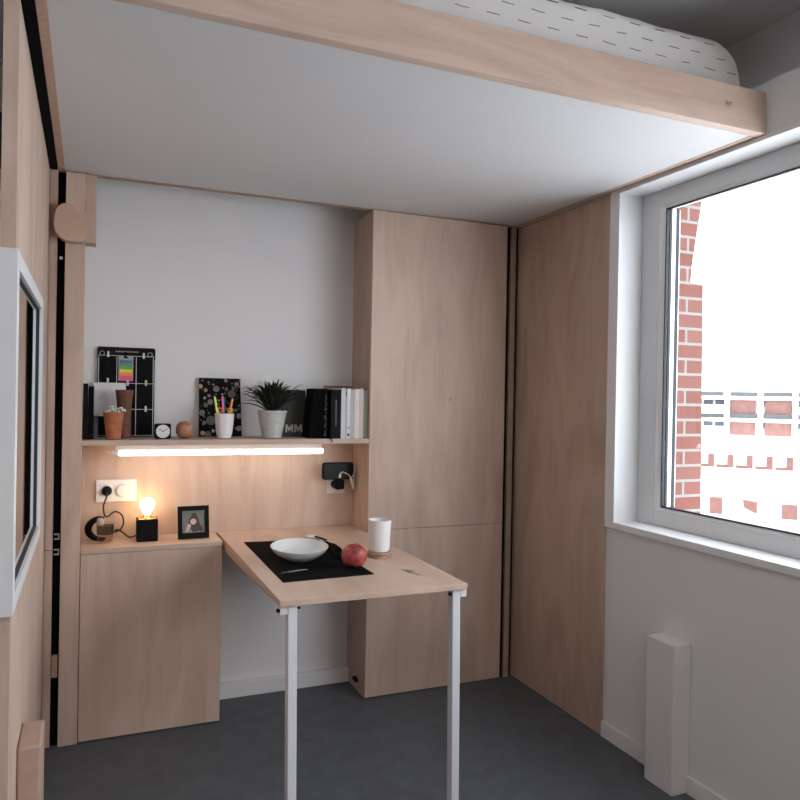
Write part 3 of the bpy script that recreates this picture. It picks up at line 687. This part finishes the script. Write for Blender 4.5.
for x in (.509, .5515):
    obj('handle', MB().tube([(x+.010*math.cos(a), 3.132, 1.272+.009*math.sin(a)) for a in [k*PI/10 for k in range(21)]], .0035, 8), pm('scissor_yellow', (.70, .42, .04)), sc, smooth=True)
obj('handle_bar', MB().tube([(.509, 3.132, 1.263), (.524, 3.130, ZS+.085), (.5515, 3.132, 1.263)], .003, 8, smooth=4), pm('scissor_yellow_bar', (.70, .42, .04)), sc, smooth=True)

# ------------------------------------------------------------------ potted plant
pp = thing('potted_plant', 'spiky dark green plant in a grey pot on the shelf', 'plant', (.727, 3.12, ZS))
pc = (.7275, 3.115, ZS)
obj('pot', MB().lathe([(.036, 0), (.041, .003), (.047, .035), (.055, .075), (.0605, .106), (.063, .108), (.063, .118), (.0595, .119), (.056, .108), (.003, .106)], pc, 40), M_potg, pp, smooth=True)
obj('soil', MB().lathe([(.0555, .1075), (.03, .112), (.003, .113)], pc, 24, caps=(True, True)), M_soil, pp)
random.seed(21); lf = MB()
def leaf(a, L_, rise, droop, w_):
    n_ = 12; c = []; ca, sa = math.cos(a), math.sin(a)
    for k in range(n_+1):
        t = k/n_
        out = L_*(t*.95); z = .112+rise*math.sin(min(1, t*1.02)*PI*droop)/max(.2, math.sin(min(.5, droop)*PI))
        c.append(Vector((pc[0]+(.012+out)*ca, pc[1]+(.010+out*.82)*sa, ZS+z)))
    side = Vector((-sa, ca, 0)); vs = []
    for k, p in enumerate(c):
        t = k/n_; ww = w_*(min(1, .45+2.2*t))*(1-t**3)+.0004
        vs += [p-side*ww+Vector((0, 0, ww*.5)), p-Vector((0, 0, ww*.25)), p+side*ww+Vector((0, 0, ww*.5)), p+Vector((0, 0, .0012))]
    fs = []
    for k in range(n_):
        o = k*4
        for q_ in range(4): fs.append((o+q_, o+(q_+1) % 4, o+4+(q_+1) % 4, o+4+q_))
    fs += [(3, 2, 1, 0), (n_*4, n_*4+1, n_*4+2, n_*4+3)]
    lf.add(vs, fs)
for k in range(84):
    a = k*2.39996+random.uniform(-.2, .2)
    ring = k/84
    L_ = .022+.108*ring+random.uniform(-.012, .012)
    rise = .135-.06*ring+random.uniform(-.014, .014)
    leaf(a, L_, max(.03, rise), .42+.26*ring+random.uniform(-.05, .06), random.uniform(.0048, .0068))
for a, L_, r_, d_ in ((PI, .125, .035, .62), (2.9, .112, .085, .55), (3.5, .10, .10, .52), (.15, .115, .10, .5), (-.2, .11, .085, .55), (.35, .125, .098, .48), (-2.0, .06, .03, .95), (-1.2, .075, .035, .98), (3.14, .12, .075, .5), (2.75, .115, .11, .46), (-2.9, .11, .05, .6), (.05, .12, .12, .44), (.25, .12, .075, .52), (-.1, .12, .06, .58), (-2.75, .105, .07, .8), (3.05, .118, .10, .56), (-.5, .10, .055, .62)):
    leaf(a, L_*1.05, r_, d_, .0068)
obj('foliage', lf, M_leaf, pp, smooth=True)

# ------------------------------------------------------------------ dark box with letters
mm = thing('lettered_box', 'dark grey box with two white letters behind the plant', 'box', (.845, 3.235, ZS))
obj('box', leanM(MB().prism([(.766, ZS), (.912, ZS), (.904, 1.364), (.770, 1.364)], 'y', Y0-.035, Y0-.006)), M_dgrey, mm, bevel=.001)
lt_ = MB(); EM = [(0,0),(0,1),(.27,1),(.5,.50),(.73,1),(1,1),(1,0),(.77,0),(.77,.60),(.58,.16),(.42,.16),(.23,.60),(.23,0)]
for x in (.8125, .8535): lt_.prism([(x+.0355*a, 1.1745+.0345*b_) for a, b_ in EM], 'y', Y0-.0358, Y0-.0351)
obj('letters', leanM(lt_), mat('letter_white', (.66, .65, .62), .6), mm)

# ------------------------------------------------------------------ books at the right end of the shelf
sk = thing('sketchbook', 'thick black sketchbook leaning against the other black book', 'sketchbook', (.93, 3.1, ZS))
cvr = MB().add([(.882, 3.085, ZS), (.952, 3.060, ZS), (.969, 3.075, ZS), (.969, 3.20, ZS), (.884, 3.20, ZS), (.904, 3.085, 1.372), (.9565, 3.060, 1.372), (.969, 3.075, 1.368), (.969, 3.20, 1.366), (.902, 3.20, 1.372)], [(4,3,2,1,0), (5,6,7,8,9), (0,1,6,5), (1,2,7,6), (2,3,8,7), (3,4,9,8), (4,0,5,9)])
obj('cover', cvr, M_blackmat, sk, bevel=.003)
e_ = MB(); random.seed(9)
for k in range(60):
    t = random.random(); e_.box(*(lambda x, z: (x, x+.0022, 3.0575, 3.0595, z, z+.0022))(.9485+.0048*t+random.uniform(-.006, .002), ZS+.008+.2*t))
obj('speckled_edge', e_, mat('edge_speckle', (.16, .15, .14), .7), sk)
obj('ribbon', MB().tube([(.945, 3.075, ZS+.004), (.955, 3.045, ZS+.003), (.966, 3.026, ZS+.001), (.972, 3.024, ZS-.012)], .0025, 6, smooth=4), M_black, sk)
TG = mat('spine_print', (.13, .13, .13), .7); TD = mat('spine_print_dark', (.05, .05, .06), .7)
book('book', 'thick black book with faint spine print beside the white books', 'book', .9715, 1.0175, 3.05, 3.20, ZS, 1.369, M_black, title=(TG, [(.055+.009*k, .055+.009*k+.006) for k in range(13)], .0035))
bs = [(1.0185, 1.0375, 1.376, (.60, .61, .60), 'wide white book right beside the thick black book', None),
      (1.038, 1.0455, 1.366, (.42, .43, .45), 'thin pale grey book with dark spine top between two white books', [(.185, .207)]),
      (1.046, 1.0615, 1.374, (.66, .67, .69), 'white book with dark mark low on its spine', [(.010, .022), (.045, .049)]),
      (1.062, 1.0815, 1.370, (.47, .45, .41), 'grey cream book in the middle of the pale row', None),
      (1.082, 1.1025, 1.373, (.66, .64, .61), 'white book left of the pinkish cream one', None),
      (1.103, 1.1215, 1.376, (.60, .49, .42), 'pinkish cream book in the pale row', None),
      (1.122, 1.1335, 1.366, (.22, .25, .20), 'thin dark sage book near the end of the row', None),
      (1.134, 1.1435, 1.370, (.36, .42, .34), 'thin pale sage book against the tall cabinet', None)]
for x0, x1, z1, c, lb_, mk in bs:
    book('book', lb_, 'book', x0, x1, 3.052, 3.19, ZS, z1, mat('book_cover', c, .6, noise=.04, nscale=60), 'pale books at the right end of the shelf', title=(TD, mk, (x1-x0)*.3) if mk else None)
single('kraft_folder', 'brown kraft folder standing behind the books', 'folder', leanM(B(1.0, 1.14, Y0-.012, Y0-.006, ZS, 1.388)), M_kraft)

# ------------------------------------------------------------------ on the table
mt = MB().prism([(.588, 2.975), (.890, 2.935), (.8985, 2.312), (.583, 2.302)], 'z', ZT, ZT+.0025)
single('placemat', 'black cloth placemat under the plate on the table', 'placemat', mt, M_blackmat)
zt = ZT+.0027
pcx, pcy = .716, 2.600
single('plate', 'wide shallow white plate on the black placemat', 'plate', MB().lathe([(.046, 0), (.053, .001), (.060, .005), (.084, .020), (.0995, .035), (.1055, .0475), (.1035, .0488), (.096, .038), (.078, .023), (.055, .010), (.004, .0085)], (0, 0, 0), 64, M=Matrix.Translation((pcx, pcy, zt+.0028)) @ Matrix.Rotation(math.radians(3.5), 4, 'X')), M_porc, smooth=True)
def napkin():
    m = MB(); n_ = 20; vs = []; fs = []
    for j in range(n_+1):
        for k in range(n_+1):
            u, v = k/n_, j/n_
            x = .836+u*.052+.022*v; y = 2.56+v*.30-.05*u
            e = (4*u*(1-u))**.6*(4*v*(1-v))**.5
            z = zt+.0006+e*(.026+.016*mn.noise(Vector((x*24, y*18, 1)))+.006*mn.noise(Vector((x*70, y*60, 5))))
            vs.append((x, y, z))
    for j in range(n_):
        for k in range(n_):
            a = j*(n_+1)+k; fs.append((a, a+1, a+n_+2, a+n_+1))
    o = len(vs); vs += [(x, y, zt) for x, y, z in vs]
    ring = [k for k in range(n_+1)]+[j*(n_+1)+n_ for j in range(1, n_+1)]+[n_*(n_+1)+k for k in range(n_-1, -1, -1)]+[j*(n_+1) for j in range(n_-1, 0, -1)]
    for i_ in range(len(ring)):
        a, b_ = ring[i_], ring[(i_+1) % len(ring)]; fs.append((a, b_, b_+o, a+o))
    fs.append(tuple(r+o for r in ring))
    return m.add(vs, fs)
single('napkin', 'rumpled black cloth napkin between plate and pomegranate', 'napkin', napkin(), M_blackmat, smooth=True, sharp=70)
po = thing('pomegranate', 'red pomegranate on the corner of the black placemat', 'fruit', (.868, 2.455, zt))
px_, py_ = .866, 2.425
obj('fruit', MB().ball((px_, py_, zt+.0395), .0435, (1.02, 1, .93), .90), M_pom, po, smooth=True)
cr = MB()
Mc = Matrix.Translation((px_+.006, py_-.012, zt+.0755)) @ Matrix.Rotation(.35, 4, 'X')
for k in range(6):
    a = k*PI/3
    cr.add([(.007*math.cos(a-.4), .007*math.sin(a-.4), -.004), (.007*math.cos(a+.4), .007*math.sin(a+.4), -.004), (.012*math.cos(a), .012*math.sin(a), .012), (.005*math.cos(a-.4), .005*math.sin(a-.4), -.004), (.005*math.cos(a+.4), .005*math.sin(a+.4), -.004)], [(0,1,2), (4,3,2), (0,2,3), (1,4,2), (0,3,4,1)], M=Mc)
obj('crown', cr, mat('pomegranate_crown', (.10, .018, .015), .6), po)
cs = (1.0165, 2.562)
single('coaster', 'round wooden coaster under the white cup', 'coaster', MB().lathe([(.044, 0), (.046, .002), (.046, .0085), (.0425, .010), (.0425, .012), (.046, .0135), (.046, .0195), (.044, .021)], (cs[0], cs[1], ZT+.0003), 40), M_cork, smooth=True)
single('tall_cup', 'tall white ceramic cup on the wooden coaster', 'cup', MB().lathe([(.033, 0), (.0365, .003), (.0385, .02), (.041, .06), (.043, .095), (.0435, .117), (.041, .1175), (.040, .09), (.037, .04), (.034, .012), (.003, .010)], (cs[0], cs[1]+.002, ZT+.0215), 40), M_porcmat, smooth=True)
sp = thing('spoon', 'dark handled spoon with a pale bowl behind the plate', 'spoon', (.86, 2.9, zt))
obj('bowl', MB().ball((.872, 2.975, ZT+.0095), .022, (1.1, 1.4, .4), nu=20, nv=10), M_porc, sp, smooth=True)
obj('handle', MB().tube([(.880, 2.950, ZT+.012), (.892, 2.920, ZT+.011), (.906, 2.880, ZT+.009)], .0042, 8, smooth=3), M_black, sp, smooth=True)
fk = thing('small_fork', 'small silver fork lying near the front edge of the placemat', 'fork', (.64, 2.42, zt))
obj('handle', MB().tube([(.640, 2.415, zt+.003), (.665, 2.419, zt+.004), (.697, 2.426, zt+.003)], [.0042, .003, .0024, .0022, .0022, .0024, .003][:3], 8), M_fork, fk, smooth=True)
tn = MB()
for q_ in (-.0055, -.0018, .0018, .0055): tn.tube([(.632, 2.414+q_, zt+.003), (.604, 2.408+q_*1.1, zt+.003)], .0012, 6)
tn.box(.629, .644, 2.405, 2.422, zt+.0012, zt+.0045)
obj('tines', tn, M_fork, fk)

# ------------------------------------------------------------------ behind the partition at the far left
s2 = single('side_shelf', 'narrow white shelf seen past the partition at the left edge', 'shelf', B(-.52, -.285, 2.90, 3.27, 2.005, 2.035), M_white)
book('book', 'yellow book standing on the white shelf at the far left edge', 'book', -.42, -.292, 2.92, 3.12, 2.035, 2.115, pm('yellow_cover', (.55, .45, .05)))
book('book', 'large dark teal book on top of the yellow book', 'book', -.43, -.291, 2.93, 3.10, 2.1155, 2.318, mat('teal_cover', (.03, .06, .07), .6, noise=.5, nscale=20))

# ------------------------------------------------------------------ world, lights, camera
wd = bpy.data.worlds.new('overcast'); S.world = wd; wd.use_nodes = True
bg = wd.node_tree.nodes['Background']; bg.inputs['Color'].default_value = (.90, .93, 1, 1); bg.inputs['Strength'].default_value = 4.7
def area(name, loc, rot, sx, sy, power, col, portal=False):
    l = bpy.data.lights.new(name, 'AREA'); l.shape = 'RECTANGLE'; l.size = sx; l.size_y = sy; l.energy = power; l.color = col
    if portal: l.cycles.is_portal = True
    o = bpy.data.objects.new(name, l); o.location = loc; o.rotation_euler = rot; C.objects.link(o); return o
area('window_portal', (2.12, (NY+2.316)/2, 1.5), (0, PI/2, 0), 1.3, 2.316-NY, 10, (1, 1, 1), True)
area('ceiling_lamp', (.15, -.9, 2.58), (0, 0, 0), 1.2, 1.2, 17, (1, .92, .85))

f = 732.5999508715349
Rr = [[0.9201927213621318, -0.3910423331431237, 0.018200253903068155], [0.014717633602571445, -0.011901356375092752, -0.9998208584429381], [0.3911888889185049, 0.9202957412736491, -0.005196323728401983]]
cam = bpy.data.cameras.new('camera'); co = bpy.data.objects.new('camera', cam); C.objects.link(co)
cam.sensor_width = 36; cam.sensor_fit = 'HORIZONTAL'; cam.lens = f/800*36; cam.clip_start = .02; cam.clip_end = 1000
mw = Matrix.Identity(4)
for r in range(3):
    mw[r][0] = Rr[0][r]; mw[r][1] = -Rr[1][r]; mw[r][2] = -Rr[2][r]
mw[2][3] = 1.345
co.matrix_world = mw
S.camera = co
S.view_settings.view_transform = 'Standard'; S.view_settings.look = 'None'; S.view_settings.gamma = 1; S.view_settings.use_curve_mapping = False
S.view_settings.exposure = .42
S.cycles.max_bounces = 12; S.cycles.diffuse_bounces = 6; S.cycles.transparent_max_bounces = 16
